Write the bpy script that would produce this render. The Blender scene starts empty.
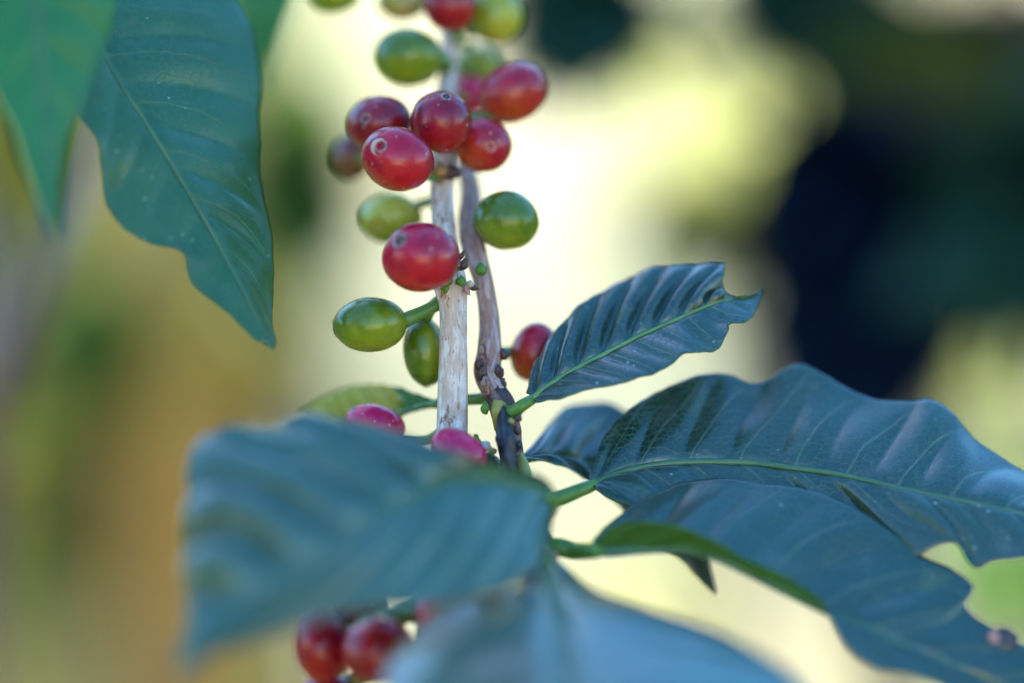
import bpy, math, random
import numpy as np
from mathutils import Vector, Matrix, noise

random.seed(7); np.random.seed(7)
S = bpy.context.scene
COL = S.collection
R = math.radians

# ------------------------------------------------------------------ camera
CAM_LOC = Vector((0.0, -0.47, 1.28)); PITCH = 6.0
LENS, SENS = 85.0, 36.0
FOCUS = 0.470
cam = bpy.data.cameras.new('camera'); camo = bpy.data.objects.new('camera', cam)
COL.objects.link(camo); S.camera = camo
camo.location = CAM_LOC; camo.rotation_euler = (R(90 - PITCH), 0, 0)
cam.lens = LENS; cam.sensor_width = SENS; cam.clip_start = 0.01; cam.clip_end = 2000
cam.dof.use_dof = True; cam.dof.focus_distance = FOCUS; cam.dof.aperture_fstop = 2.1
cam.dof.aperture_blades = 0
CM = Matrix.Translation(CAM_LOC) @ Matrix.Rotation(R(90 - PITCH), 4, 'X')

# ------------------------------------------------------------------ light
SUN_EL, SUN_AZ = 50.0, -32.0       # azimuth clockwise from +Y (the way the camera looks)
sdir = Vector((math.sin(R(SUN_AZ)) * math.cos(R(SUN_EL)), math.cos(R(SUN_AZ)) * math.cos(R(SUN_EL)), math.sin(R(SUN_EL))))
w = bpy.data.worlds.new('World'); S.world = w; w.use_nodes = True
wn = w.node_tree; bg = wn.nodes['Background']
sky = wn.nodes.new('ShaderNodeTexSky'); sky.sky_type = 'NISHITA'; sky.sun_disc = False
sky.ozone_density = 3.0; sky.dust_density = 0.3; sky.sun_elevation = R(SUN_EL); sky.sun_rotation = R(SUN_AZ)
hs = wn.nodes.new('ShaderNodeHueSaturation'); hs.inputs['Saturation'].default_value = 1.28; hs.inputs['Hue'].default_value = .493
wn.links.new(sky.outputs[0], hs.inputs['Color']); wn.links.new(hs.outputs[0], bg.inputs[0]); bg.inputs[1].default_value = 0.14
sl = bpy.data.lights.new('sun', 'SUN'); so = bpy.data.objects.new('sun', sl); COL.objects.link(so)
sl.energy = 5.0; sl.angle = R(0.6); sl.color = (1.0, 0.93, 0.82)
so.rotation_euler = sdir.to_track_quat('Z', 'Y').to_euler()
S.view_settings.view_transform = 'Standard'; S.view_settings.look = 'None'
S.view_settings.gamma = 1; S.view_settings.use_curve_mapping = False
S.view_settings.exposure = 2.1
S.cycles.use_denoising = True
S.cycles.max_bounces = 6; S.cycles.transparent_max_bounces = 4

# ------------------------------------------------------------------ helpers
K = SENS / LENS / 1024.0           # size of a pixel at one metre
def cs(px, py, mm=0.0, D=None):    # camera-space point at a pixel, mm behind the plane of focus
    d = FOCUS + mm / 1000.0 if D is None else D
    return Vector(((px - 512) * K * d, (341.5 - py) * K * d, -d))
def P(px, py, mm=0.0, D=None): return CM @ cs(px, py, mm, D)

def mesh_obj(name, verts, faces, mats, parent=None, smooth=True, origin=None, uv=None, attr=None):
    org = Vector((0, 0, 0)) if origin is None else Vector(origin)
    me = bpy.data.meshes.new(name)
    me.from_pydata([tuple(Vector(v) - org) for v in verts], [], faces)
    if smooth: me.polygons.foreach_set('use_smooth', [True] * len(me.polygons))
    if uv is not None:
        l = me.uv_layers.new(name='UVMap')
        li = np.zeros(len(me.loops), dtype=np.int32); me.loops.foreach_get('vertex_index', li)
        l.data.foreach_set('uv', np.asarray(uv, dtype=np.float32)[li].ravel())
    if attr:
        for k, vals in attr.items():
            a = me.attributes.new(k, 'FLOAT', 'POINT'); a.data.foreach_set('value', np.asarray(vals, dtype=np.float32))
    for m in (mats if isinstance(mats, (list, tuple)) else [mats]): me.materials.append(m)
    me.update()
    o = bpy.data.objects.new(name, me); COL.objects.link(o)
    o.location = org
    if parent is not None:
        o.parent = parent; o.matrix_parent_inverse = Matrix.Identity(4)
        p = Vector((0, 0, 0)); q = parent
        while q is not None: p += q.location; q = q.parent
        o.location = org - p
    return o
def empty(name, loc): 
    o = bpy.data.objects.new(name, None); COL.objects.link(o); o.location = loc; o.empty_display_size = .01; return o
def tag(o, label=None, cat=None, group=None, kind=None):
    if label: o['label'] = label
    if cat: o['category'] = cat
    if group: o['group'] = group
    if kind: o['kind'] = kind
    return o
def catmull(pts, n):               # pts: array (k, d); n samples per span
    p = np.asarray(pts, float); k = len(p)
    q = np.vstack([2 * p[0] - p[1], p, 2 * p[-1] - p[-2]])
    out = []
    for i in range(k - 1):
        a, b, c, d = q[i], q[i + 1], q[i + 2], q[i + 3]
        for s in range(n):
            t = s / n
            out.append(0.5 * ((2 * b) + (-a + c) * t + (2 * a - 5 * b + 4 * c - d) * t * t + (-a + 3 * b - 3 * c + d) * t ** 3))
    out.append(p[-1]); return np.array(out)
def tube(name, pts, radii, mat, parent, seg=14, sub=8, rough=0.0, nscale=400, flat=1.0, origin=None, caps=True):
    """pts: world points; radii metres"""
    arr = np.hstack([np.array([tuple(p) for p in pts]), np.array(radii)[:, None]])
    c = catmull(arr, sub) if len(pts) > 2 else np.array([arr[0] + (arr[-1] - arr[0]) * t for t in np.linspace(0, 1, sub)])
    vs, fs, uv = [], [], []
    up = Vector((0.13, 1, 0.07)).normalized(); L = 0
    for i, row in enumerate(c):
        p = Vector(row[:3])
        t = Vector(c[min(i + 1, len(c) - 1)][:3]) - Vector(c[max(i - 1, 0)][:3]); t.normalize()
        a = t.cross(up)
        if a.length < 1e-4: a = t.cross(Vector((1, 0, 0)))
        a.normalize(); b = a.cross(t).normalized()
        if i: L += (p - Vector(c[i - 1][:3])).length
        for j in range(seg):
            th = 2 * math.pi * j / seg
            d = a * math.cos(th) + b * math.sin(th) * flat
            r = max(row[3], 1e-5)
            if rough:
                q = Vector((math.cos(th) * .6, math.sin(th) * .6, L * nscale * .12)) * 2.2
                r *= 1 + rough * (noise.noise(q + Vector((row[3] * 900, 3, 1))) + .5 * noise.noise(q * 2.7))
            vs.append(p + d * r); uv.append((j / seg, L))
    n = len(c)
    for i in range(n - 1):
        for j in range(seg):
            k = (j + 1) % seg
            fs.append((i * seg + j, i * seg + k, (i + 1) * seg + k, (i + 1) * seg + j))
    if caps:
        fs.append(tuple(range(seg))[::-1]); fs.append(tuple((n - 1) * seg + j for j in range(seg)))
    return mesh_obj(name, vs, fs, mat, parent, origin=pts[0] if origin is None else origin, uv=uv)

# ------------------------------------------------------------------ materials
class N:
    def __init__(s, name):
        s.m = bpy.data.materials.new(name); s.m.use_nodes = True; s.t = s.m.node_tree
        s.b = s.t.nodes['Principled BSDF']; s.out = s.t.nodes['Material Output']
    def n(s, typ, **kw):
        x = s.t.nodes.new('ShaderNode' + typ)
        for k, v in kw.items():
            if k in ('operation', 'blend_type', 'data_type', 'attribute_name', 'interpolation_type', 'feature', 'noise_dimensions'): setattr(x, k, v)
        return x
    def set(s, sock, v):
        if hasattr(v, 'is_output'): s.t.links.new(v, sock)
        else: sock.default_value = v
    def math(s, op, a, b=0.0, c=None):
        x = s.n('Math', operation=op); s.set(x.inputs[0], a); s.set(x.inputs[1], b)
        if c is not None: s.set(x.inputs[2], c)
        return x.outputs[0]
    def mix(s, f, a, b, bt='MIX'):
        x = s.n('MixRGB', blend_type=bt); s.set(x.inputs[0], f)
        for i, v in ((1, a), (2, b)):
            s.set(x.inputs[i], v if hasattr(v, 'is_output') else (*v[:3], 1))
        return x.outputs[0]
    def coord(s, k='Object'): return s.n('TexCoord').outputs[k]
    def mapping(s, vec, scale=(1, 1, 1), loc=(0, 0, 0)):
        x = s.n('Mapping'); s.set(x.inputs[0], vec); x.inputs['Scale'].default_value = scale; x.inputs['Location'].default_value = loc; return x.outputs[0]
    def noise(s, vec, scale, detail=3, rough=.5):
        x = s.n('TexNoise'); s.set(x.inputs['Vector'], vec); x.inputs['Scale'].default_value = scale
        x.inputs['Detail'].default_value = detail; x.inputs['Roughness'].default_value = rough; return x.outputs[0]
    def vor(s, vec, scale, feature='F1'):
        x = s.n('TexVoronoi', feature=feature); s.set(x.inputs['Vector'], vec); x.inputs['Scale'].default_value = scale; return x.outputs['Distance']
    def ramp(s, f, lo, hi, a=0.0, b=1.0):
        x = s.n('MapRange', interpolation_type='SMOOTHSTEP'); s.set(x.inputs[0], f)
        for i, v in zip((1, 2, 3, 4), (lo, hi, a, b)): s.set(x.inputs[i], v)
        return x.outputs[0]
    def bump(s, h, strength=.3, dist=.0005):
        x = s.n('Bump'); s.set(x.inputs['Height'], h); x.inputs['Strength'].default_value = strength; x.inputs['Distance'].default_value = dist
        s.t.links.new(x.outputs[0], s.b.inputs['Normal']); return x
    def p(s, **kw):
        for k, v in kw.items():
            nm = k.replace('_', ' ')
            if isinstance(v, tuple) and len(v) == 3: v = (*v, 1)
            s.set(s.b.inputs[nm], v)

def leaf_mat(name, base, base2, vein, NV=9, sweep=1.1, rough=.32, coat=.8, trans=(.10, .22, .02), tw=.18, vein_amt=.5, spots=None, under=False, dust=.85, spec=1.0):
    m = N(name); uv = m.coord('UV'); ob = m.coord('Object')
    sx = m.n('SeparateXYZ'); m.set(sx.inputs[0], uv); u, v = sx.outputs[0], sx.outputs[1]
    av = m.math('ABSOLUTE', v)
    wob = m.math('MULTIPLY', m.math('SUBTRACT', m.noise(ob, 60, 2), .5), .25)
    ph = m.math('ADD', m.math('SUBTRACT', m.math('MULTIPLY', u, NV), m.math('MULTIPLY', m.math('POWER', av, 1.25), sweep)), wob)
    fr = m.math('ABSOLUTE', m.math('SUBTRACT', m.math('FRACT', m.math('ADD', ph, .5)), .5))
    width = m.math('SUBTRACT', .045, m.math('MULTIPLY', av, .022))
    lat = m.math('MULTIPLY', m.ramp(fr, 0.0, width, 1.0, 0.0), m.ramp(av, .75, 1.0, 1.0, .2))
    big = m.noise(ob, 45, 3); fine = m.noise(ob, 900, 3, .6)
    c = m.mix(m.ramp(big, .35, .65), base, base2)
    c = m.mix(m.math('MULTIPLY', m.ramp(fine, .45, .7), .35), c, [x * 1.6 for x in base2])
    net = m.ramp(m.vor(ob, 750, 'DISTANCE_TO_EDGE'), 0, .06, 1, 0)
    c = m.mix(m.math('MULTIPLY', net, .22), c, vein)
    c = m.mix(m.math('MULTIPLY', lat, vein_amt), c, vein)
    if spots:
        sp = m.ramp(m.math('ADD', m.noise(ob, 70, 4), m.math('MULTIPLY', u, spots[1])), spots[2], spots[2] + .12)
        c = m.mix(sp, c, spots[0])
    dn = m.vor(ob, 420); dsel = m.ramp(m.noise(ob, 90, 2), .5, .68)
    dots = m.math('MULTIPLY', m.ramp(dn, .05, .16, 1, 0), m.math('MULTIPLY', dsel, dust))
    c = m.mix(dots, c, (.62, .64, .62))
    c = m.mix(m.math('MULTIPLY', m.ramp(m.noise(ob, 160, 5, .65), .52, .75), .12 * dust), c, (.4, .42, .36))
    bd = m.math('MULTIPLY', m.ramp(m.vor(m.mapping(ob, (1, 1, 1), (.3, .1, .7)), 130), .03, .075, 1, 0), m.ramp(m.noise(ob, 55, 2), .5, .6))
    c = m.mix(m.math('MULTIPLY', bd, .8), c, (.22, .15, .05))          # small brown feeding spots
    c = m.mix(m.math('MULTIPLY', m.ramp(m.noise(m.mapping(ob, (1, 1, 1), (2, 5, 3)), 75, 4, .6), .60, .72), .30), c, (.16, .22, .05))
    rg = m.math('ADD', rough, m.math('MULTIPLY', m.math('SUBTRACT', m.noise(ob, 220, 4), .5), .28))
    m.p(Base_Color=c, Roughness=rg)
    m.b.inputs['Specular IOR Level'].default_value = spec if not under else .35
    m.b.inputs['Coat Weight'].default_value = coat; m.b.inputs['Coat Roughness'].default_value = .19
    h = m.math('ADD', m.math('MULTIPLY', lat, -.55 if not under else .8), m.math('ADD', m.math('MULTIPLY', fine, .25), m.math('MULTIPLY', net, -.25)))
    m.bump(h, .55, .00045)
    tr = m.n('BsdfTranslucent'); m.set(tr.inputs[0], m.mix(m.math('MULTIPLY', lat, .5), trans, [x * .5 for x in trans]))
    ms = m.n('MixShader'); m.set(ms.inputs[0], tw)
    m.t.links.new(m.b.outputs[0], ms.inputs[1]); m.t.links.new(tr.outputs[0], ms.inputs[2]); m.t.links.new(ms.outputs[0], m.out.inputs[0])
    return m.m

def green_mat(name, a, b, rough=.38):
    m = N(name); ob = m.coord('Object')
    m.p(Base_Color=m.mix(m.ramp(m.noise(ob, 120, 3), .35, .65), a, b), Roughness=rough)
    m.b.inputs['Subsurface Weight'].default_value = .12; m.b.inputs['Subsurface Radius'].default_value = (.3, .5, .1); m.b.inputs['Subsurface Scale'].default_value = .002
    m.bump(m.noise(ob, 1200, 2), .2, .0003); return m.m

def cherry_mat(name, a, b, c=None, speck=(.75, .5, .3), rough=.27):
    """a main skin, b unripe blush side, by the per-point ripeness attribute"""
    m = N(name); ob = m.coord('Object')
    at = m.n('Attribute', attribute_name='blush').outputs['Fac']
    f = m.math('ADD', at, m.math('MULTIPLY', m.math('SUBTRACT', m.noise(ob, 220, 4, .6), .5), .7))
    col = m.mix(m.ramp(f, .5, 1.1), a, b)
    if c: col = m.mix(m.math('MULTIPLY', m.ramp(m.noise(ob, 190, 5, .65), .44, .62), .75), col, c)
    d = m.vor(ob, 520)
    col = m.mix(m.math('MULTIPLY', m.ramp(d, .07, .20, 1, 0), m.math('MULTIPLY', m.ramp(m.noise(ob, 260, 1), .42, .55), .75)), col, speck)
    m.p(Base_Color=col, Roughness=m.math('ADD', rough, m.math('MULTIPLY', m.math('SUBTRACT', m.noise(ob, 700, 3), .5), .22)))
    m.b.inputs['Subsurface Weight'].default_value = .10; m.b.inputs['Subsurface Radius'].default_value = (1, .35, .2); m.b.inputs['Subsurface Scale'].default_value = .0015
    m.b.inputs['Specular IOR Level'].default_value = .36
    m.b.inputs['Coat Weight'].default_value = .35; m.b.inputs['Coat Roughness'].default_value = .13
    m.bump(m.math('ADD', m.noise(ob, 1500, 2), m.math('MULTIPLY', m.noise(ob, 350, 2), 1.5)), .10, .0004)
    return m.m

def bark_mat(name, base, dark, pale, streak=.5, sc=1.0, rg=.6):
    m = N(name); uv = m.coord('UV'); ob = m.coord('Object')
    st = m.noise(m.mapping(uv, (5.0 * sc, 70 * sc, 1)), 2.2, 6, .68)
    st2 = m.noise(m.mapping(uv, (14 * sc, 190 * sc, 1), (3, 7, 0)), 2.0, 4, .7)
    c = m.mix(m.ramp(st, .45, .62), base, pale)
    c = m.mix(m.math('MULTIPLY', m.ramp(st2, .57, .68), streak), c, dark)
    blot = m.ramp(m.noise(m.mapping(ob, (1, 1, .35)), 200 * sc, 5, .7), .56, .64)
    c = m.mix(m.math('MULTIPLY', blot, streak), c, dark)
    m.p(Base_Color=c, Roughness=rg); m.b.inputs['Specular IOR Level'].default_value = .5
    m.bump(m.math('ADD', st, m.math('MULTIPLY', st2, .6)), .6, .0006 / sc)
    return m.m

def plain_leaf(name, a, b, trans, tw=.3, rough=.4, spec=.5):
    m = N(name); ob = m.coord('Object')
    m.p(Base_Color=m.mix(m.ramp(m.noise(ob, 6, 3), .4, .6), a, b), Roughness=rough)
    m.b.inputs['Specular IOR Level'].default_value = spec
    tr = m.n('BsdfTranslucent'); tr.inputs[0].default_value = (*trans, 1)
    ms = m.n('MixShader'); ms.inputs[0].default_value = tw
    m.t.links.new(m.b.outputs[0], ms.inputs[1]); m.t.links.new(tr.outputs[0], ms.inputs[2]); m.t.links.new(ms.outputs[0], m.out.inputs[0])
    return m.m

# leaf greens
LEAF = dict(base=(.005, .032, .017), base2=(.010, .048, .024), vein=(.16, .30, .12))
M_leaf = leaf_mat('leaf_dark_green', **LEAF)
M_leaf_wide = leaf_mat('leaf_wide_green', (.008, .040, .022), (.014, .054, .029), (.13, .24, .12), NV=10, sweep=1.4, vein_amt=.40, rough=.34)
M_leaf_front = leaf_mat('leaf_front_green', (.008, .046, .026), (.014, .060, .033), (.12, .22, .10), NV=9, sweep=1.0, vein_amt=.35, rough=.33)
M_leaf_near = leaf_mat('leaf_near_green', (.020, .085, .046), (.030, .105, .056), (.12, .22, .10), NV=8.5, sweep=2.4, vein_amt=.3, rough=.33)
M_leaf_young = leaf_mat('leaf_hanging_green', (.010, .105, .026), (.018, .135, .034), (.11, .28, .06), NV=9, sweep=1.3, vein_amt=.25, rough=.40, tw=.28, coat=.5, spec=.9, trans=(.08, .36, .03))
M_leaf_bright = leaf_mat('leaf_bright_green', (.030, .25, .085), (.040, .30, .10), (.2, .4, .1), NV=9, sweep=1.2, vein_amt=.2, rough=.42, trans=(.12, .60, .22), tw=.5, coat=.35, spec=.6)
M_leaf_yellow = leaf_mat('leaf_yellowing', (.03, .13, .02), (.07, .19, .02), (.25, .38, .08), NV=8, sweep=1.1, vein_amt=.3, coat=.1, spec=.3, spots=((.50, .40, .035), .55, .66), trans=(.3, .35, .03))
M_under = leaf_mat('leaf_underside', (.06, .16, .03), (.08, .20, .035), (.22, .38, .08), NV=9, sweep=1.1, vein_amt=.4, rough=.5, coat=0, trans=(.16, .34, .03), tw=.3, under=True, dust=.2)
M_mid = green_mat('midrib_green', (.12, .26, .07), (.17, .31, .10))
M_mid_dull = green_mat('midrib_dull_green', (.06, .15, .07), (.09, .19, .09))
M_pet = green_mat('petiole_green', (.045, .15, .018), (.11, .23, .035), .36)
M_stalk = green_mat('stalk_green', (.09, .20, .03), (.15, .26, .05))
M_bud = green_mat('bud_green', (.05, .14, .015), (.12, .24, .03), .5)
# fruit
M_red = cherry_mat('cherry_red', (.50, .001, .032), (.60, .018, .016), (.30, .001, .030))
M_crim = cherry_mat('cherry_crimson', (.31, .001, .020), (.44, .016, .012), (.14, .001, .018))
M_orange = cherry_mat('cherry_turning_orange', (.44, .002, .022), (.56, .080, .010), (.28, .002, .022))
M_pink = cherry_mat('cherry_bright_pink', (.74, .010, .095), (.66, .012, .06))
M_wine = cherry_mat('cherry_wine_red', (.20, .002, .022), (.30, .005, .020), (.09, .001, .014))
M_brown = cherry_mat('cherry_brown', (.16, .03, .02), (.20, .08, .03))
M_green = cherry_mat('cherry_green', (.085, .145, .006), (.30, .34, .015), speck=(.2, .3, .1))
M_lime = cherry_mat('cherry_yellow_green', (.26, .29, .015), (.50, .44, .04), speck=(.4, .4, .15))
M_tan = cherry_mat('cherry_olive_tan', (.36, .28, .05), (.50, .34, .10))
def scar_material(name, mid, rim, pale):
    m = N(name); uv = m.coord('UV'); ob = m.coord('Object'); sx = m.n('SeparateXYZ'); m.set(sx.inputs[0], uv)
    q = m.math('ADD', sx.outputs[1], m.math('MULTIPLY', m.math('SUBTRACT', m.noise(ob, 900, 3), .5), .45))
    c = m.mix(m.ramp(q, .10, .28), pale, mid); c = m.mix(m.ramp(q, .55, .72), c, pale); c = m.mix(m.ramp(q, .84, 1.02), c, rim)  # pale centre is a painted highlight; outer pale ring is scar colour
    m.p(Base_Color=m.mix(m.math('MULTIPLY', m.ramp(m.noise(ob, 1600, 3), .5, .6), .6), c, mid), Roughness=.6)
    m.bump(m.noise(ob, 1500, 3), .6, .0004); return m.m
M_scar = scar_material('calyx_scar_brown', (.010, .003, .003), (.20, .008, .02), (.55, .28, .24))
M_scar_y = scar_material('calyx_scar_ochre', (.12, .05, .02), (.32, .22, .04), (.42, .22, .06))
# bark
M_pale = bark_mat('bark_pale_cream', (.66, .45, .34), (.28, .10, .035), (.88, .74, .65), .95)
M_lilac = bark_mat('bark_greyish_lilac', (.36, .19, .15), (.11, .04, .022), (.58, .42, .38), .9)
M_darkbark = bark_mat('bark_dark_brown', (.085, .035, .03), (.014, .010, .012), (.26, .14, .11), .85, rg=.42)
M_black = bark_mat('bark_blackened', (.018, .014, .02), (.008, .006, .008), (.07, .05, .06), .6, rg=.28)
M_white = green_mat('bud_scale_white', (.7, .64, .58), (.55, .42, .36))
M_yel = green_mat('bark_yellow_patch', (.45, .36, .10), (.32, .28, .06))

# ------------------------------------------------------------------ ground and slope
def ground_h(x, y):
    t = max(0.0, y - 2.2)
    h = 0.62 * t if t < 9 else 0.62 * 9 + (t - 9) * .1
    s = min(1, t / 1.5)
    k = max(0.0, -2.6 - y + .5 * noise.noise(Vector((x * .35, 0, 8)))); highlight_bank = min(k * .8, 1.7 + .8 * noise.noise(Vector((x * .3, 3, 2)))) + min(k, 30) * .03  # bank out of view, added for a warm highlight on the cherries
    return h * s + highlight_bank + (0.10 * noise.noise(Vector((x * .6, y * .6, 0))) + .03 * noise.noise(Vector((x * 3, y * 3, 4)))) * min(1, .3 + t)
def grid_sheet(name, xs, ys, mat, dz=0.0, hf=ground_h):
    vs = [(x, y, hf(x, y) + dz) for y in ys for x in xs]; nx = len(xs)
    fs = [(j * nx + i, j * nx + i + 1, (j + 1) * nx + i + 1, (j + 1) * nx + i) for j in range(len(ys) - 1) for i in range(nx - 1)]
    return mesh_obj(name, vs, fs, mat)
def spread(a, b, n, far):
    core = list(np.linspace(a, b, n)); e = [1.5 * 1.7 ** k for k in range(12) if 1.5 * 1.7 ** k < far] + [far]
    return [a - k for k in e[::-1]] + core + [b + k for k in e]

def soil_mat(name, cols, sc=1.2, near=None):
    m = N(name); ob = m.coord('Object')
    c = m.mix(m.ramp(m.noise(ob, sc, 4), .4, .6), cols[0], cols[1])
    c = m.mix(m.ramp(m.noise(m.mapping(ob, (1, 1, 1), (5, 2, 1)), sc * 2.3, 3), .48, .62), c, cols[2])
    c = m.mix(m.math('MULTIPLY', m.ramp(m.noise(ob, 40, 4, .7), .45, .7), .4), c, [k * .55 for k in cols[0]])
    if near:      # dark grass put on the flat ground to cut warm bounce
        sp = m.n('SeparateXYZ'); m.set(sp.inputs[0], ob)
        c = m.mix(m.ramp(m.math('ADD', sp.outputs[1], m.noise(ob, 2, 3)), 2.3, 3.3, 1, 0), c, near)
        bk = m.math('MULTIPLY', m.ramp(m.math('ADD', sp.outputs[1], m.noise(ob, 1.5, 3)), -2.6, -2.1, 1, 0), m.ramp(m.noise(ob, .9, 4), .42, .52))  # pale colour of the added bank, reflects warm light onto the fruit
        c = m.mix(bk, c, (.62, .48, .30))
    m.p(Base_Color=c, Roughness=.9); m.b.inputs['Specular IOR Level'].default_value = .2
    m.bump(m.noise(ob, 30, 5, .7), .5, .02); return m.m
M_ground = soil_mat('grassy_earth', ((.050, .080, .010), (.075, .095, .012), (.10, .085, .018)), near=(.030, .045, .014))
M_path = soil_mat('dry_pale_earth', ((.56, .46, .25), (.56, .56, .26), (.60, .52, .30)))
tag(grid_sheet('ground', spread(-6, 6, 60, 300), spread(-2, 14, 80, 300), M_ground), kind='structure', label='olive and brown grassy earth slope behind the branches')
# dusty path climbing the slope
xs = np.linspace(-1, 1, 17); ys = np.linspace(2.0, 13, 80)
vs = []; 
for y in ys:
    cx = .112 * y + .03 * math.sin(y * 1.1); hw = .05 + .187 * y + .12 * math.sin(y * 1.7 + 1)
    for k, x in enumerate(xs):
        X = cx + x * hw + .05 * noise.noise(Vector((y * 2, x, 0)))
        vs.append((X, y, ground_h(X, y) + (.010 if abs(x) < .99 else -.02)))
fs = [(j * 17 + i, j * 17 + i + 1, (j + 1) * 17 + i + 1, (j + 1) * 17 + i) for j in range(79) for i in range(16)]
tag(mesh_obj('path', vs, fs, M_path), kind='structure', label='pale dry dirt path climbing the slope behind the branches')

# ------------------------------------------------------------------ background plants
def leaf_cloud(blobs, n, size, seed=0, droop=.5, shell=.55):
    """many folded leaves spread through ellipsoids. blobs: (centre, (rx,ry,rz))"""
    rng = random.Random(seed); vs, fs = [], []
    vol = [b[1][0] * b[1][2] for b in blobs]; tot = sum(vol)
    for (c, r), v in zip(blobs, vol):
        for _ in range(int(1.35 * n * v / tot)):
            d = Vector((rng.gauss(0, 1), rng.gauss(0, 1), rng.gauss(0, 1))).normalized()
            rr = (shell + (1 - shell) * rng.random()) if rng.random() < .72 else .3 + 1.0 * rng.random()
            p = Vector(c) + Vector((d.x * r[0], d.y * r[1], d.z * r[2])) * rr
            ax = (Vector((rng.gauss(0, 1), rng.gauss(0, 1), rng.gauss(0, .6) - droop)) + d * .6).normalized()
            nn = (Vector((rng.gauss(0, .5), rng.gauss(0, .5), 1.0)) + d * .5)
            sd = ax.cross(nn).normalized(); nn = sd.cross(ax).normalized()
            L = size * (.5 + .6 * rng.random()); W = L * (.19 + .06 * rng.random()); b0 = len(vs)
            for t, wd, z in ((0, 0, 0), (.22, .72, .02), (.5, 1, .03), (.78, .62, -.02), (1, 0, -.12)):
                m = p + ax * (L * (t - .5)) + nn * (L * z)
                if wd == 0: vs.append(m)
                else: vs += [m - sd * W * wd + nn * W * .3, m, m + sd * W * wd + nn * W * .3]
            a = b0
            fs += [(a, a + 2, a + 1), (a, a + 3, a + 2), (a + 1, a + 2, a + 5, a + 4), (a + 2, a + 3, a + 6, a + 5),
                   (a + 4, a + 5, a + 8, a + 7), (a + 5, a + 6, a + 9, a + 8), (a + 7, a + 8, a + 10), (a + 8, a + 9, a + 10)]
    return vs, fs
M_sap = bark_mat('bark_pinkish_grey', (.24, .14, .11), (.10, .05, .04), (.34, .22, .18), .5, .3)
M_trunk = bark_mat('bark_sunlit_brown', (.66, .27, .035), (.34, .14, .02), (.76, .36, .06), .5, .08)  # bark colour raised to look sunlit; the visible side is shaded
M_twig = bark_mat('bark_grey_brown', (.16, .09, .07), (.06, .035, .03), (.26, .17, .14), .5, .3)
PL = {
    'dark':  plain_leaf('foliage_deep_shade', (.002, .005, .006), (.003, .007, .008), (.004, .01, .005), .05, .8, .05),  # deep shade put into the leaf colour as near black
    'navy':  plain_leaf('foliage_blue_green', (.004, .012, .030), (.006, .016, .038), (.004, .01, .01), .05, .8, .06),  # shade and its bluish sheen put into the leaf colour
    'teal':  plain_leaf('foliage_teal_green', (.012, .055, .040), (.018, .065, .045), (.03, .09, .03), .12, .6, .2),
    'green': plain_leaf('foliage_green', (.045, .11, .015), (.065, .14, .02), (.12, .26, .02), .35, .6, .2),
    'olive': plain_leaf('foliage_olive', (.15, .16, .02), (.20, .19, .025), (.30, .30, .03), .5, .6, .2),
    'yellow': plain_leaf('foliage_sunlit_yellow_green', (.54, .56, .26), (.62, .62, .32), (.82, .85, .30), .6, .6, .2),  # leaves made far paler than real ones so bushes look sunlit
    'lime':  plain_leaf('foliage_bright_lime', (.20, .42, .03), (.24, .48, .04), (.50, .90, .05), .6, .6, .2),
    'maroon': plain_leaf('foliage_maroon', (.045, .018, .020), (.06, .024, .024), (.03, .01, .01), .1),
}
def shrub(name, label, cat, blobs_px, mat, n, size, seed, stem_to=None, stem_r=.012, group=None, depth=.8, sm=None):
    """blobs_px: (px, py, rx px, ry px, distance)"""
    blobs = []
    for px, py, rx, ry, D in blobs_px:
        blobs.append((P(px, py, D=D), (rx * K * D, min(rx, ry) * K * D * depth, ry * K * D)))
    c0 = blobs[0][0]
    base = Vector((c0.x + .05, c0.y + .08, 0)) if stem_to is None else Vector(stem_to)
    base.z = ground_h(base.x, base.y) - .02
    t = empty(name, base); tag(t, label, cat, group)
    mid = (base + c0) / 2 + Vector((.03, .02, 0))
    for k, (c, r) in enumerate(blobs):
        tube('branch' if k else 'trunk', [base, mid, c + Vector((0, 0, r[2] * .4))] if k == 0 else [mid, (mid + c) / 2 + Vector((0, .02, .02)), c],
             [stem_r, stem_r * .8, stem_r * .35] if k == 0 else [stem_r * .6, stem_r * .5, stem_r * .3], sm or M_twig, t, seg=8, sub=5, rough=.1)
    vs, fs = leaf_cloud(blobs, n, size, seed)
    mesh_obj('crown', vs, fs, PL[mat], t, origin=c0)
    return t
G = 'shrubs on the slope behind'
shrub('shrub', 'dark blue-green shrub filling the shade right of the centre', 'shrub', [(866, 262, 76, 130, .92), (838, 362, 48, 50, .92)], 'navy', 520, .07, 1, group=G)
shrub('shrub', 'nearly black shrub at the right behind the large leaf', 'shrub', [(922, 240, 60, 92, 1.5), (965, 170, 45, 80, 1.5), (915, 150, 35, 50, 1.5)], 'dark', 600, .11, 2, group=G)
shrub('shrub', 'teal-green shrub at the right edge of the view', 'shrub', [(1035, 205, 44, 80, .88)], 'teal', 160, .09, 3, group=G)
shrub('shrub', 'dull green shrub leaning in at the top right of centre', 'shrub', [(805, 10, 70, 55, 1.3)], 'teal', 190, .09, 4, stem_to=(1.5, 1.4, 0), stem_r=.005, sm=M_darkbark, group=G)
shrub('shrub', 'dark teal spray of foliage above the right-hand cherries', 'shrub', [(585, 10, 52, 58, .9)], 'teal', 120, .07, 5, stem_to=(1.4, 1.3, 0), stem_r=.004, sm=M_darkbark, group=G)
shrub('shrub', 'maroon leaved shrub in the top right corner', 'shrub', [(985, 30, 80, 45, 1.45)], 'maroon', 200, .08, 6, stem_to=(1.5, 1.5, 0), stem_r=.006, sm=M_darkbark, group=G)
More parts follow.
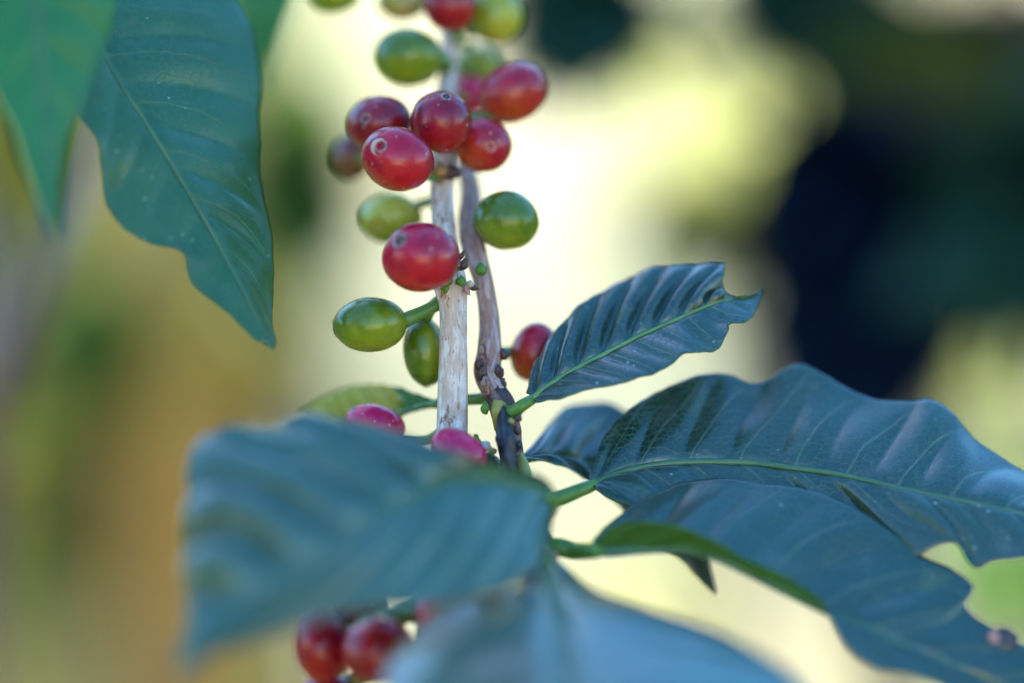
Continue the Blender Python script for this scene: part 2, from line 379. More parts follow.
shrub('shrub', 'round sunlit yellow-green bush against the pale path', 'shrub', [(735, 150, 105, 90, 2.8)], 'yellow', 55, .10, 7, group=G)
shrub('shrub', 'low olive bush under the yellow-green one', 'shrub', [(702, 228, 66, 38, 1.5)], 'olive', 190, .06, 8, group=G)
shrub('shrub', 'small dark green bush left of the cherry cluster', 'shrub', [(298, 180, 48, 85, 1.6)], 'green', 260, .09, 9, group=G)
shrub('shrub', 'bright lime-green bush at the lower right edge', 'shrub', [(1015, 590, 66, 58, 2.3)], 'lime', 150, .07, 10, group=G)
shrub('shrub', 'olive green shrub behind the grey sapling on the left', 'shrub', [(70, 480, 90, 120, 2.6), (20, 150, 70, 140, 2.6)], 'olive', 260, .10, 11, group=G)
for k, (x, y, h, q) in enumerate([(-2.4, -2.9, 2.4, 'green'), (2.9, -2.6, 2.2, 'green')]):  # unseen shrubs added to break the horizon line reflected in the cherries
    t = empty('shrub', Vector((x, y, ground_h(x, y)))); tag(t, ['leafy green shrub left behind the viewpoint', 'leafy green shrub right behind the viewpoint'][k], 'shrub', 'shrubs behind the viewpoint')
    tube('trunk', [t.location.copy(), Vector((x + .05, y, h * .5)), Vector((x, y, h))], [.04, .03, .015], M_twig, t, seg=8, sub=4)
    v_, f_ = leaf_cloud([(Vector((x, y, h * .62)), (1.0, .8, h * .5)), (Vector((x + .3, y + .1, h * .9)), (.45, .45, h * .3))], 650, .24, 60 + k)
    mesh_obj('crown', v_, f_, PL[q], t, origin=Vector((x, y, h * .6)))
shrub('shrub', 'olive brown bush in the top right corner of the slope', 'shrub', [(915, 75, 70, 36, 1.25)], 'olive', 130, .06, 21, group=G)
shrub('shrub', 'pale sunlit bush low at the right edge beyond the large leaf', 'shrub', [(1012, 405, 48, 55, 2.4)], 'yellow', 50, .08, 25, group=G)  # bush added to stand in for a bright disc of light
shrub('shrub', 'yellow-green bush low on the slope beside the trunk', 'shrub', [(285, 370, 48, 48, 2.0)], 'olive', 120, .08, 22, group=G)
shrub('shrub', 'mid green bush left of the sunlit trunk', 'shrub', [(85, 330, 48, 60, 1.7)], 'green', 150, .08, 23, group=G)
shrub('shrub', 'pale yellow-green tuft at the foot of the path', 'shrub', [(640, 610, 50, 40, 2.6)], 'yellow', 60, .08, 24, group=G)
# leaning sapling stem on the far left
t = empty('sapling', Vector((P(-60, 700, D=1.0).x, P(-60, 700, D=1.0).y, 0))); tag(t, 'pinkish grey sapling stem, blurred, at the far left edge', 'sapling')
tube('stem', [t.location.copy(), P(-20, 520, D=.76), P(5, 400, D=.70), P(32, 300, D=.68), P(66, 220, D=.69), P(115, 90, D=.76), P(160, -80, D=.95)], [.0048, .0045, .0042, .0038, .0034, .003, .002], M_sap, t, seg=10, sub=5, rough=.15)
v_, f_ = leaf_cloud([(P(180, -160, D=1.0), (.05, .05, .04))], 30, .07, 31); mesh_obj('crown', v_, f_, PL['green'], t, origin=P(180, -160, D=1.0))

# shade tree: trunk behind on the left, unseen crown added overhead to block the sun
tb = P(192, 640, D=1.8); base = Vector((tb.x - .02, tb.y, 0)); base.z = ground_h(base.x, base.y) - .03
t = empty('shade_tree', base); tag(t, 'tree with sunlit orange-brown trunk, blurred, left of the branches', 'tree')
cc = P(512, 300) + sdir * 3.8
tp = [base, P(190, 560, D=1.8), P(186, 300, D=1.8), P(165, 60, D=1.85), P(130, -300, D=2.0), cc + Vector((-.1, .3, -.5))]
tube('trunk', tp, [.042, .036, .032, .029, .026, .022], M_trunk, t, seg=20, sub=8, rough=.12, nscale=30)
for k in range(7):
    a = k * .9; tube('limb', [tp[-1] - Vector((0, 0, .02 * k)), cc + Vector((math.cos(a) * .35, math.sin(a) * .35, -.15)), cc + Vector((math.cos(a) * .5, math.sin(a) * .5, .05))], [.02, .013, .006], M_trunk, t, seg=8, sub=5)
v_, f_ = leaf_cloud([(cc, (.42, .40, .22)), (cc + Vector((.28, .85, .05)), (.42, .5, .2))], 1800, .15, 12, shell=.2)  # second clump added to shade the dark shrubs
mesh_obj('crown', v_, f_, PL['teal'], t, origin=cc)

# ------------------------------------------------------------------ leaf builder
def make_leaf(name, st, mats, thing=None, flip=False, NV=9, sweep=1.1, bulge=.0011, groove=.0006, sub=14, nv=26, pet=None, pet_r=(1.5, 1.2),
              mid_r=(.9, .25), label=None, cup=0.0, jag=.00012, midmat=None, mid_side=1, thick=.00032, wave=.0, bulge2=None):
    """st rows: mid px,py,mm, upper-edge px,py,mm, lower-edge px,py,mm"""
    A = np.array(st, float)
    C = catmull(A, sub)
    def cv(a): return np.array([tuple(cs(*r)) for r in a])
    Mi, U, Lo = cv(C[:, 0:3]), cv(C[:, 3:6]), cv(C[:, 6:9])
    seg = np.r_[0, np.cumsum(np.linalg.norm(np.diff(Mi, axis=0), axis=1))]; tu = seg / seg[-1]
    n = len(C); grid = np.zeros((n, 2 * nv + 1, 3)); uv = np.zeros((n, 2 * nv + 1, 2))
    for j in range(-nv, nv + 1):
        v = j / nv; E = U if j >= 0 else Lo; a = abs(v)
        grid[:, j + nv] = Mi * (1 - a) + E * a
        uv[:, j + nv, 0] = tu; uv[:, j + nv, 1] = v
    du = np.gradient(grid, axis=0); dv = np.gradient(grid, axis=1)
    nr = np.cross(du, dv); ln = np.linalg.norm(nr, axis=2, keepdims=True); nr = nr / np.maximum(ln, 1e-12)
    if flip: nr = -nr
    a = np.abs(uv[:, :, 1]); ph = uv[:, :, 0] * NV - sweep * a ** 1.25
    wid = (np.linalg.norm(U - Lo, axis=1) / np.linalg.norm(U - Lo, axis=1).max())[:, None]
    env = np.sin(np.pi * np.clip(a, 0, 1) ** .75) * .8 + .2 * (a > 0) * np.clip(a * 6, 0, 1)
    amp = np.where(uv[:, :, 1] >= 0, bulge, bulge if bulge2 is None else bulge2)
    disp = amp * (np.abs(np.sin(np.pi * ph)) ** .8 - .3) * env * np.clip(wid * 1.4, 0, 1)
    disp += cup * (a ** 2) * wid - groove * np.exp(-(a / .05) ** 2)
    disp += wave * np.sin(np.pi * ph * .93 + uv[:, :, 1] * 2) * a ** 3
    grid = grid + nr * disp[:, :, None]
    rr = random.Random(len(name) + int(A[0, 0])); off = Vector((rr.random() * 50, rr.random() * 50, 0))
    W = [[None] * (2 * nv + 1) for _ in range(n)]
    verts = []
    for i in range(n):
        for j in range(2 * nv + 1):
            p = Vector(grid[i, j]); aa = a[i, j]
            nz = noise.noise(p * 60 + off) * .0012 * (.3 + aa)
            p += Vector(nr[i, j]) * nz
            if aa > .8:
                e = (Vector(grid[i, j]) - Vector(Mi[i])); 
                if e.length > 1e-6: p += e.normalized() * ((noise.noise(p * 500 + off) * jag * 2 + noise.noise(p * 150 + off) * jag * 3) * (aa - .8) * 5)
            verts.append(CM @ p)
    m2 = 2 * nv + 1; fs = []
    for i in range(n - 1):
        for j in range(m2 - 1):
            q = (i * m2 + j, (i + 1) * m2 + j, (i + 1) * m2 + j + 1, i * m2 + j + 1)
            fs.append(q[::-1] if flip else q)
    o = mesh_obj(name, verts, fs, list(mats), thing, origin=CM @ Vector(Mi[0]), uv=uv.reshape(-1, 2))
    if label: o['label'] = label
    sm = o.modifiers.new('thickness', 'SOLIDIFY'); sm.thickness = thick; sm.offset = -1; sm.material_offset = 1; sm.material_offset_rim = 1
    # midrib lies on the surface
    idx = list(range(0, n, 3)); 
    if idx[-1] != n - 1: idx.append(n - 1)
    mp, mr = [], []
    for i in idx:
        p = Vector(grid[i, nv]) + Vector(nr[i, nv]) * (.00012 * mid_side)
        mp.append(CM @ p); mr.append((mid_r[0] + (mid_r[1] - mid_r[0]) * tu[i] ** .7) / 1000)
    tube('midrib', mp, mr, midmat or M_mid, o, seg=10, sub=3)
    if pet:
        pp = [P(*q) for q in pet] + [CM @ Vector(grid[0, nv]), CM @ Vector(grid[min(4, n - 1), nv])]
        rs = list(np.linspace(pet_r[0], pet_r[1], len(pp) - 1) / 1000) + [mid_r[0] / 1000]
        tube('petiole', pp, rs, M_pet, o, seg=14, sub=6, rough=.05)
    return o

# ------------------------------------------------------------------ cherries
def cherry(thing, px, py, rx, ry, mat, mm=0.0, tilt=0.0, scar=None, hidden_dir=None, blush=(0.3, -.5, .4), stem=None, label=None,
           scar_mat=None, scar_r=.21, rz=None, stalk_r=.0011, lip=False, bmin=0.0):
    D = FOCUS + mm / 1000; k = K * D
    c = cs(px, py, mm); sc = Vector((rx * k, ry * k, (rz or (rx + ry) / 2) * k))
    rot = Matrix.Rotation(R(tilt), 3, 'Z')
    if scar is not None:
        q = rot.transposed() @ Vector((scar[0] - px, py - scar[1], 0)); q = Vector((q.x / rx, q.y / ry, 0))
        l = min(q.length, .97); q = q.normalized() * l if q.length > 0 else q
        d = Vector((q.x, q.y, math.sqrt(max(0, 1 - l * l))))
    else: d = Vector(hidden_dir or (0, -1, -.3)).normalized()
    quat = d.to_track_quat('Z', 'Y')
    bl = Vector(blush).normalized()
    nl, nt = 40, 56; vs, at, uv = [], [], []; rr = random.Random(int(px * 7 + py)); off = Vector((rr.random() * 9, rr.random() * 9, 0))
    for i in range(nl + 1):
        th = math.pi * (i / nl) ** 1.15
        for j in range(nt):
            ph = 2 * math.pi * j / nt
            x, y, z = math.sin(th) * math.cos(ph), math.sin(th) * math.sin(ph), math.cos(th)
            s = th / scar_r
            r = 1 - .045 * math.exp(-(s / .8) ** 4) + .018 * math.exp(-((s - 1.25) / .35) ** 2)
            r *= 1 + .040 * noise.noise(Vector((x, y, z)) * 1.3 + off) - .03 * max(0, -z) ** 6 + .02 * z * 0
            r *= 1 - .012 * math.exp(-(y / .10) ** 2) * (1 if abs(z) < .95 else 0)      # faint seam between the two seeds
            p = quat @ (Vector((x, y, z)) * r)
            at.append(.5 + .5 * p.dot(bl) * 1.0 + bmin)
            p = rot @ Vector((p.x * sc.x, p.y * sc.y, p.z * sc.z)); vs.append(CM @ (c + p))
    fs = [(i * nt + j, (i + 1) * nt + j, (i + 1) * nt + (j + 1) % nt, i * nt + (j + 1) % nt) for i in range(nl) for j in range(nt)]
    o = mesh_obj('cherry', vs, fs, mat, thing, origin=CM @ c, attr={'blush': at})
    if label: o['label'] = label
    # calyx scar: a raised ragged ring with a dished middle
    vs, fs, uv = [], [], []; prof = [(0, .955), (.30, .958), (.55, .965), (.72, 1.0), (.86, 1.012), (1.0, 1.006), (1.15, .985)]
    ns = 28
    for i, (s, r) in enumerate(prof):
        for j in range(ns):
            ph = 2 * math.pi * j / ns; wv = 1 + .10 * noise.noise(Vector((math.cos(ph) * 1.5, math.sin(ph) * 1.5, px)))
            th = max(s, .02) * scar_r * wv * .92; rrr = r + (.010 * noise.noise(Vector((ph * 2, s * 4, py))) if 0 < s < 1.1 else 0)
            p = quat @ (Vector((math.sin(th) * math.cos(ph), math.sin(th) * math.sin(ph), math.cos(th))) * rrr)
            p = rot @ Vector((p.x * sc.x, p.y * sc.y, p.z * sc.z)); vs.append(CM @ (c + p)); uv.append((j / ns, s))
    fs = [(i * ns + j, (i + 1) * ns + j, (i + 1) * ns + (j + 1) % ns, i * ns + (j + 1) % ns) for i in range(len(prof) - 1) for j in range(ns)]
    fs.append(tuple(range(ns))[::-1])
    pole = CM @ (c + rot @ Vector([(quat @ Vector((0, 0, 1)))[i] * sc[i] for i in range(3)]))
    mesh_obj('calyx_scar', vs, fs, scar_mat or M_scar, o, origin=pole, uv=uv)
    if stem is not None:
        back = quat @ Vector((0, 0, -.97)); b = CM @ (c + rot @ Vector((back.x * sc.x, back.y * sc.y, back.z * sc.z)))
        e = P(*stem); mdl = (b + e) / 2 + (b - CM @ c).normalized() * .0012
        tube('stalk', [b - (b - CM @ c).normalized() * .0006, mdl, e], [stalk_r * 1.15, stalk_r, stalk_r * 1.3], M_stalk, o, seg=10, sub=5, rough=.1)
    return o

# ------------------------------------------------------------------ pale fruiting branch
pb = empty('coffee_branch', P(440, 900, -25)); tag(pb, 'upright pale cream coffee branch carrying most of the red and green cherries', 'coffee branch', 'coffee branches')
PB = [(415, 760, -40, 17), (430, 640, -17, 16.5), (448, 520, -10, 16), (452, 430, 0, 15.8), (453, 370, 1, 14.6), (453, 310, 2, 14.0), (450, 284, 3, 16.5), (446, 250, 7, 12.8), (443, 215, 12, 11.5),
      (442, 180, 17, 12), (445, 130, 24, 11.5), (447, 90, 31, 9.8), (450, 45, 37, 9.6), (452, 10, 42, 11.5), (456, -60, 52, 9)]
tube('stem', [P(*q[:3]) for q in PB], [q[3] * K * (FOCUS + q[2] / 1000) for q in PB], M_pale, pb, seg=36, sub=14, rough=.05, nscale=260)
ch = lambda *a, **k: cherry(pb, *a, **k)
ch(335, -4, 25, 17, M_green, 39.8, hidden_dir=(-.6, -.5, -.5), stem=(445, -45, 46.5), label='dark green cherry cut by the top edge')
ch(403, 2, 25, 19, M_tan, 42.7, hidden_dir=(-.4, -.4, -.5), stem=(447, -30, 46.5), label='olive tan cherry at the top edge')
ch(450, 5, 27, 27, M_crim, 31.1, hidden_dir=(0, .6, -.2), stem=(452, 8, 39.2), label='red cherry at the top edge in front of the stem')
ch(495, 16, 28, 29, M_lime, 39.8, hidden_dir=(.5, .4, -.4), stem=(455, 20, 40.7), label='yellow-green cherry at the top right of the stem', blush=(.3, -.4, .3))
ch(409, 57, 34, 29.5, M_green, 28.2, tilt=-8, hidden_dir=(-.9, -.1, -.3), stem=(445, 70, 32), blush=(.2, -.8, .4), label='plump green cherry left of the upper stem')
ch(478, 66, 24, 21, M_lime, 51.4, hidden_dir=(.4, .2, -.9), stem=(450, 60, 37.8), label='dull green cherry half hidden behind the stem', bmin=-.25)
ch(470, 96, 22, 20, M_pink, 45.6, hidden_dir=(.3, .2, -.9), stem=(452, 95, 33.5), label='pinkish cherry hidden between stem and red cherry', bmin=-.3)
ch(513, 93, 36, 30, M_orange, 22.4, tilt=28, hidden_dir=(.8, .5, -.25), stem=(452, 105, 29.1), blush=(-.6, -.7, .5), label='largest red cherry at the upper right, orange on its lower side')
ch(441, 122, 30.5, 32, M_crim, 7.9, scar=(447, 98), stem=(446, 130, 23.3), blush=(.1, -.9, .3), label='crimson cherry in front of the stem in the upper cluster')
ch(379, 123, 33, 28, M_crim, 16.6, tilt=12, scar=(367, 121), stem=(440, 150, 23.3), blush=(.3, -.6, .5), label='crimson cherry at the left of the upper cluster')
ch(483, 145, 29, 28, M_orange, 15.2, scar=(491.5, 148.5), stem=(448, 150, 23.3), blush=(-.6, -.6, .4), label='orange-red cherry at the lower right of the upper cluster', scar_r=.2)
ch(353, 157, 20, 24, M_brown, 42.7, hidden_dir=(-.5, .1, -.8), stem=(440, 165, 23.3), label='blurred brown cherry behind the left of the cluster')
crescent_on = ch(397.5, 159, 37, 32, M_red, -0.8, tilt=-22, scar=(381.5, 148), stem=(440, 175, 16), blush=(.3, -.6, .5), label='red cherry with a pale crescent around its scar', scar_r=.25, scar_mat=M_scar)
ch(391, 218, 32, 26, M_lime, 25.3, scar=(379, 228), stem=(440, 200, 20.4), scar_mat=M_scar_y, scar_r=.3, blush=(.2, .5, .5), bmin=.1, label='yellow-green cherry with a broad ochre scar')
ch(420.5, 257.5, 39, 35, M_red, -7, tilt=0, scar=(400, 241), stem=(452, 288, 2), blush=(.1, -.9, .5), label='glossy bright red cherry in sharp focus beside the stem', scar_r=.26)
ch(370.5, 324.5, 37.5, 28, M_green, 2, tilt=4, hidden_dir=(-.97, -.05, .0), stem=(447, 295, 5), blush=(.2, -.75, .6), label='green oval cherry left of the stem', stalk_r=.0013)
ch(425, 351, 22, 36, M_green, 9, tilt=6, hidden_dir=(-.15, -1, -.2), stem=(447, 300, 6), blush=(.8, -.2, .5), label='green oval cherry hanging behind the stem')
ch(375, 427, 31, 23, M_pink, 8, tilt=-15, scar=(352, 408), stem=(447, 430, 4), blush=(.3, -.6, .5), label='pink-red cherry just showing above the big blurred leaf')
ch(459, 452, 30, 21, M_pink, -8, tilt=-32, hidden_dir=(-.7, .3, -.5), stem=(452, 470, -4), blush=(.3, -.6, .5), label='bright pink-red cherry at the foot of the pale stem')
ch(491, 468, 11, 14, M_wine, 3, hidden_dir=(0, -1, 0), stem=(455, 480, -3), label='small wine red cherry between the two stems')
ch(322, 646, 28, 39, M_crim, -20, tilt=8, hidden_dir=(-.8, -.2, .1), stem=(432, 600, -16), blush=(-.3, -.5, .5), label='crimson cherry at the left of the lower cluster')
ch(357, 607, 31, 25, M_crim, -11, hidden_dir=(0, 1, -.4), stem=(436, 600, -16), label='wine red cherry at the top of the lower cluster')
ch(377, 650, 37, 34, M_crim, -25, hidden_dir=(.4, -.7, -.1), stem=(432, 620, -16), blush=(-.4, .5, .6), label='wine red cherry at the front of the lower cluster')
ch(437, 613, 21, 23, M_pink, -22, scar=(442, 617), stem=(438, 600, -16), scar_mat=M_scar, bmin=-.4, label='pink-purple cherry at the right of the lower cluster')
ch(330, 700, 34, 26, M_crim, -14, hidden_dir=(-.5, -.8, 0), stem=(425, 680, -16), label='crimson cherry cut by the bottom edge')
pts = [P(381.5 + 9.0 * math.cos(a), 148 - 8.5 * math.sin(a), -.8 - 5.6 + .5 * math.cos(a)) for a in np.linspace(R(75), R(235), 9)]
tube('peeling_rim', pts, [.0001, .0002, .0003, .00034, .00036, .00034, .0003, .0002, .0001], M_white, crescent_on, seg=8, sub=4)
# small dried flower bases and buds at the node
def bud(thing, px, py, mm, r, mat, seed, elong=1.0, d=(0, 1, .2), name='bud', label=None):
    c = P(px, py, mm); k = r * K * FOCUS; vs, fs = [], []; q = Vector(d).normalized().to_track_quat('Z', 'Y')
    for i in range(13):
        th = math.pi * i / 12
        for j in range(16):
            ph = 2 * math.pi * j / 16; v = Vector((math.sin(th) * math.cos(ph), math.sin(th) * math.sin(ph), math.cos(th) * elong))
            v *= 1 + .28 * noise.noise(v * 1.7 + Vector((seed, 0, 0))); v.x *= 1 - .3 * (v.z > .4)
            vs.append(c + (CM.to_3x3() @ (q @ v)) * k)
    fs = [(i * 16 + j, (i + 1) * 16 + j, (i + 1) * 16 + (j + 1) % 16, i * 16 + (j + 1) % 16) for i in range(12) for j in range(16)]
    o = mesh_obj(name, vs, fs, mat, thing, origin=c)
    if label: o['label'] = label
    return o
bud(pb, 461, 281, -2, 5.5, M_bud, 1, 1.0, label='green bud beside the pale stem')
bud(pb, 464, 264, -1, 4.5, M_darkbark, 2, 1.5, (.4, 1, 0)); bud(pb, 462, 255, 0, 3.0, M_darkbark, 3, 1.8, (.6, 1, 0))
bud(pb, 470, 284, 0, 4.0, M_white, 4, 1.0); bud(pb, 467, 290, 0, 3.6, M_scar, 5, 1.6, (.5, -1, 0)); bud(pb, 474, 288, 1, 3.2, M_darkbark, 15, 1.7, (1, -.2, 0)); bud(pb, 456, 268, 0, 4, M_bud, 6)
bud(pb, 446, 289, 0, 5, M_bud, 16, 1.2, (-1, .2, 0))
bud(pb, 458, 38, 34, 6, M_stalk, 7, 1.2); bud(pb, 467, 46, 38, 5, M_bud, 8, 1.3, (1, .3, 0)); bud(pb, 470, 33, 38, 6, M_darkbark, 9, 1.0)
bud(pb, 451, 172, 14, 10, M_darkbark, 10, .8, label='dark knob under the upper cluster'); bud(pb, 440, 170, 12, 8, M_scar_y, 11)

# ------------------------------------------------------------------ darker leafy branch
db = empty('coffee_branch', P(560, 900, -40)); tag(db, 'darker knotty coffee branch behind the pale one, bearing the large leaves', 'coffee branch', 'coffee branches')
DB1 = [(452, 10, 66, 5), (455, 90, 56, 6), (463, 150, 42, 9), (470, 190, 28, 10.5), (470, 225, 18, 12), (475, 252, 12, 12), (483, 280, 9, 10.2), (489, 318, 8, 10.2), (490, 350, 6, 12.0), (488, 372, 5, 14.0), (496, 394, 3, 12)]
DB2 = [(496, 394, 3, 12), (501, 404, 2, 13.0), (507, 425, 1, 12), (511, 450, 0, 12), (516, 480, -2, 12.5), (528, 515, -6, 12), (541, 548, -10, 13.5), (548, 600, -16, 11), (560, 700, -28, 11), (575, 800, -40, 11)]
DBm = lambda q: K * (FOCUS + q[2] / 1000) * q[3]
tube('stem', [P(*q[:3]) for q in DB1], [DBm(q) for q in DB1], M_lilac, db, seg=32, sub=14, rough=.10, nscale=300)['label'] = 'greyish lilac upper length of stem'
tube('stem', [P(*q[:3]) for q in DB2], [DBm(q) for q in DB2], M_darkbark, db, seg=32, sub=14, rough=.2, nscale=520)['label'] = 'dark brown lower length of stem'
# blackened strip and yellow patches over the lower length
tube('bark_patch', [P(503, 408, -2), P(505, 432, -4.5), P(508, 455, -5.5), P(511, 474, -6)], [.0009, .0017, .0015, .0007], M_black, db, seg=16, sub=12, rough=.45, nscale=1300)['label'] = 'glossy blackened strip of bark'
tube('bark_patch', [P(519, 452, -1), P(522, 464, -2), P(526, 478, -4)], [.0005, .0013, .0012], M_yel, db, seg=12, sub=6, rough=.2)['label'] = 'yellow patch of bark'
tube('bark_patch', [P(500, 402, -1.5), P(497, 413, -2), P(496, 430, -1)], [.0013, .0012, .0004], M_yel, db, seg=12, sub=6, rough=.2)['label'] = 'yellow ridge of bark'
rb = random.Random(5)
for k, (x, y, q) in enumerate([(481, 350, 3.2), (479, 364, 4.5), (482, 373, 6.0), (485, 383, 5.0), (502, 384, 4.6), (503, 397, 5.0), (489, 388, 6.0), (497, 392, 5.0), (508, 407, 4), (484, 341, 2.4), (499, 371, 5.0), (489, 397, 4.5)]):
    bud(db, x, y, 1.5 + rb.uniform(-1, 1.5), q, M_darkbark if k % 3 else M_lilac, k + 20, 1.5, (rb.uniform(-.3, .3), 1, .3), name='knob')
for k, (x, y, q) in enumerate([(517, 430, 3.5), (518, 446, 4), (500, 438, 3.5), (506, 424, 3.4), (514, 462, 4), (503, 452, 3), (519, 418, 3), (512, 440, 2.8), (508, 467, 3.2)]):
    bud(db, x, y, -4 + rb.uniform(-.5, 1), q, [M_darkbark, M_black, M_lilac][k % 3], k + 80, 1.5, (rb.uniform(-.5, .5), 1, .2), name='knob')
bud(db, 485, 408, -2, 4.5, M_bud, 41, 1.5, (0, 1, .3)); bud(db, 477, 441, -3, 4, M_bud, 42, 2.0, (-.2, 1, .2))
bud(db, 486, 446, -4, 6.0, M_white, 43, .9, (.5, 1, .3), label='torn white bud scale'); bud(db, 493, 451, -4, 4, M_yel, 44, .8)
bud(db, 511, 421, -5, 3.5, M_yel, 45, 1.0); bud(db, 481, 269, 0, 6, M_bud, 46, 1.1, label='green bud on the darker stem')
bud(db, 505, 354, 5, 6.0, M_darkbark, 47, .9, (1, 0, 0)); bud(db, 540, 552, -22, 8, M_darkbark, 48); bud(db, 552, 556, -18, 6, M_lilac, 49); bud(db, 536, 561, -24, 7, M_yel, 50)
cherry(db, 506, 220.5, 33, 30, M_green, 10, tilt=-10, hidden_dir=(.5, -.5, -.6), stem=(476, 235, 18), blush=(.1, -.9, .3), label='round green cherry right of the stems')
cherry(db, 534, 352, 24, 30, M_orange, 15, tilt=-15, hidden_dir=(.95, .2, .1), stem=(499, 354, 5), blush=(-.3, -.8, .5), label='orange-red cherry behind the upper right leaf', stalk_r=.0011)

# leaves of the darker branch
make_leaf('leaf', [
    (531, 398, -2, 527, 391, -1, 535, 401, -3),
    (545, 387, -2, 532, 368, 4, 559, 399, -5),
    (566, 373, -1, 553, 333, 8, 588, 391, -6),
    (590, 360, 0, 584, 304, 11, 616, 386, -7),
    (615, 347, 1, 617, 285, 13, 640, 378, -7),
    (640, 334, 2, 652, 270, 14, 664, 370, -6),
    (665, 323, 3, 682, 267, 14, 683, 355, -5),
    (690, 312, 4, 709, 264, 13, 700, 352, -3),
    (706, 305, 5, 724, 263, 12, 717, 349, -2),
    (717, 301, 5, 722, 278, 10, 726, 333, -1),
    (724, 299, 6, 725, 291, 8, 729, 323, 0),
    (731, 298, 6, 732, 297, 7, 744, 320, 1),
    (743, 298, 7, 744, 297, 7, 753, 314, 3),
    (752, 297, 8, 752, 296, 8, 757, 305, 6),
    (762, 292, 9, 762, 291, 9, 762, 293, 9)],
    (M_leaf, M_under), db, NV=9.5, sweep=1.0, bulge=.0027, bulge2=.0008, pet=[(499, 412, 0), (512, 412, -2), (523, 405, -3)], pet_r=(1.6, 1.0), mid_r=(.75, .25), sub=10,
    label='crisp dark leaf with a bitten tip, angled up to the right', jag=.00018)
make_leaf('leaf', [
    (592, 483, -3, 590, 478, -3, 596, 488, -5.2),
    (612, 474, -1.7, 602, 444, 3, 615, 500, -6.9),
    (637, 467, -0.1, 627, 411, 7, 645, 508, -7.4),
    (662, 463, 0.6, 650, 395, 10, 680, 520, -6.8),
    (690, 461, 1.2, 686, 380, 12, 715, 530, -6.2),
    (735, 461, 1.4, 722, 375, 14, 760, 540, -6.4),
    (765, 463, 1, 754, 383, 14, 800, 548, -6.4),
    (793, 467, 0, 793, 366, 15, 835, 553, -6.4),
    (825, 471, -1, 820, 372, 15, 870, 558, -7.4),
    (857, 477, -3, 850, 391, 14, 902, 562, -10.4),
    (880, 482, -4, 880, 402, 13, 921, 557, -11.4),
    (905, 488, -5, 905, 403, 12, 944, 545, -11.8),
    (930, 493, -6, 930, 399, 11, 958, 546, -12.7),
    (955, 498, -7, 954, 413, 10, 974, 567, -14.2),
    (985, 504, -8, 979, 442, 9, 990, 562, -14.9),
    (1024, 512, -9, 1024, 469, 6, 1024, 556, -16.4),
    (1070, 523, -10, 1068, 496, 0, 1070, 556, -18.1),
    (1110, 540, -11, 1109, 535, -15, 1109, 545, -19.2)],
    (M_leaf_wide, M_under), db, NV=11, sweep=1.0, bulge=.0011, pet=[(522, 508, -5), (540, 503, -6), (560, 498, -6), (578, 491, -5)], pet_r=(1.9, 1.2), mid_r=(.8, .35), sub=10,
    label='large wavy leaf reaching the right edge', midmat=M_mid_dull)
make_leaf('leaf', [
    (594, 548, -18, 592, 541, -17, 597, 542, -19),
    (612, 549, -18, 606, 526, -13, 612, 528, -20.7),
    (637, 547, -18, 632, 504, -9, 637, 521, -21.8),
    (662, 546, -18, 660, 487, -6, 662, 521, -22.1),
    (690, 547, -19, 690, 477, -4, 690, 526, -22.4),
    (720, 556, -20, 722, 476, -3, 722, 543, -22.4),
    (750, 571, -20.4, 762, 484, -4, 750, 560, -22.4),
    (782, 588, -21.1, 810, 491, -5, 782, 576, -22.8),
    (806, 600, -21.4, 850, 508, -7, 810, 590, -22.8),
    (830, 611, -22.1, 892, 535, -9, 829, 609, -23.5),
    (855, 622, -23.4, 920, 556, -11, 848, 643, -29.2),
    (880, 633, -23.8, 952, 570, -13, 874, 663, -29.6),
    (905, 644, -24.1, 972, 587, -15, 905, 672, -29.6),
    (930, 655, -24.5, 967, 606, -17, 935, 680, -29.6),
    (955, 665, -24.9, 992, 626, -19, 960, 692, -29.9),
    (985, 679, -25.2, 1030, 645, -20.7, 985, 708, -30.2),
    (1020, 694, -25.6, 1060, 668, -22.4, 1015, 720, -30.6),
    (1060, 712, -25.9, 1080, 700, -24.2, 1050, 728, -30.6),
    (1100, 730, -26.6, 1101, 729, -25.6, 1099, 731, -30.6)],
    (M_leaf_front, M_under), db, NV=10, sweep=.9, bulge=.0008, pet=[(544, 549, -10), (558, 547, -11), (575, 551, -12)], pet_r=(2.0, 1.5), mid_r=(1.1, .35), sub=10,
    label='smooth blue-green leaf with its near margin folded up green', midmat=M_mid_dull, mid_side=.3)
make_leaf('leaf', [
    (520, 459, 3, 520, 458, 4, 521, 460, 2),
    (533, 457, 5, 533, 446, 9, 536, 462, 3),
    (548, 456, 8, 548, 425, 16, 552, 465, 5),
    (566, 458, 11, 564, 409, 21, 568, 471, 8),
    (584, 462, 14, 581, 405, 25, 586, 480, 10),
    (604, 470, 17, 610, 407, 28, 602, 491, 13),
    (626, 484, 19, 645, 425, 28, 618, 505, 15),
    (650, 504, 20, 680, 455, 27, 636, 523, 17),
    (674, 530, 20, 700, 500, 24, 660, 544, 18),
    (694, 556, 19, 708, 540, 20, 680, 560, 18),
    (705, 574, 18, 712, 568, 18, 697, 578, 18),
    (715, 594, 17, 716, 593, 17, 714, 594, 17)],
    (M_leaf, M_under), db, NV=7, sweep=1.0, bulge=.0016, pet=[(511, 462, 1)], pet_r=(1.2, 1.0), mid_r=(.7, .2), sub=10, label='small dark leaf tucked behind the large wavy one')
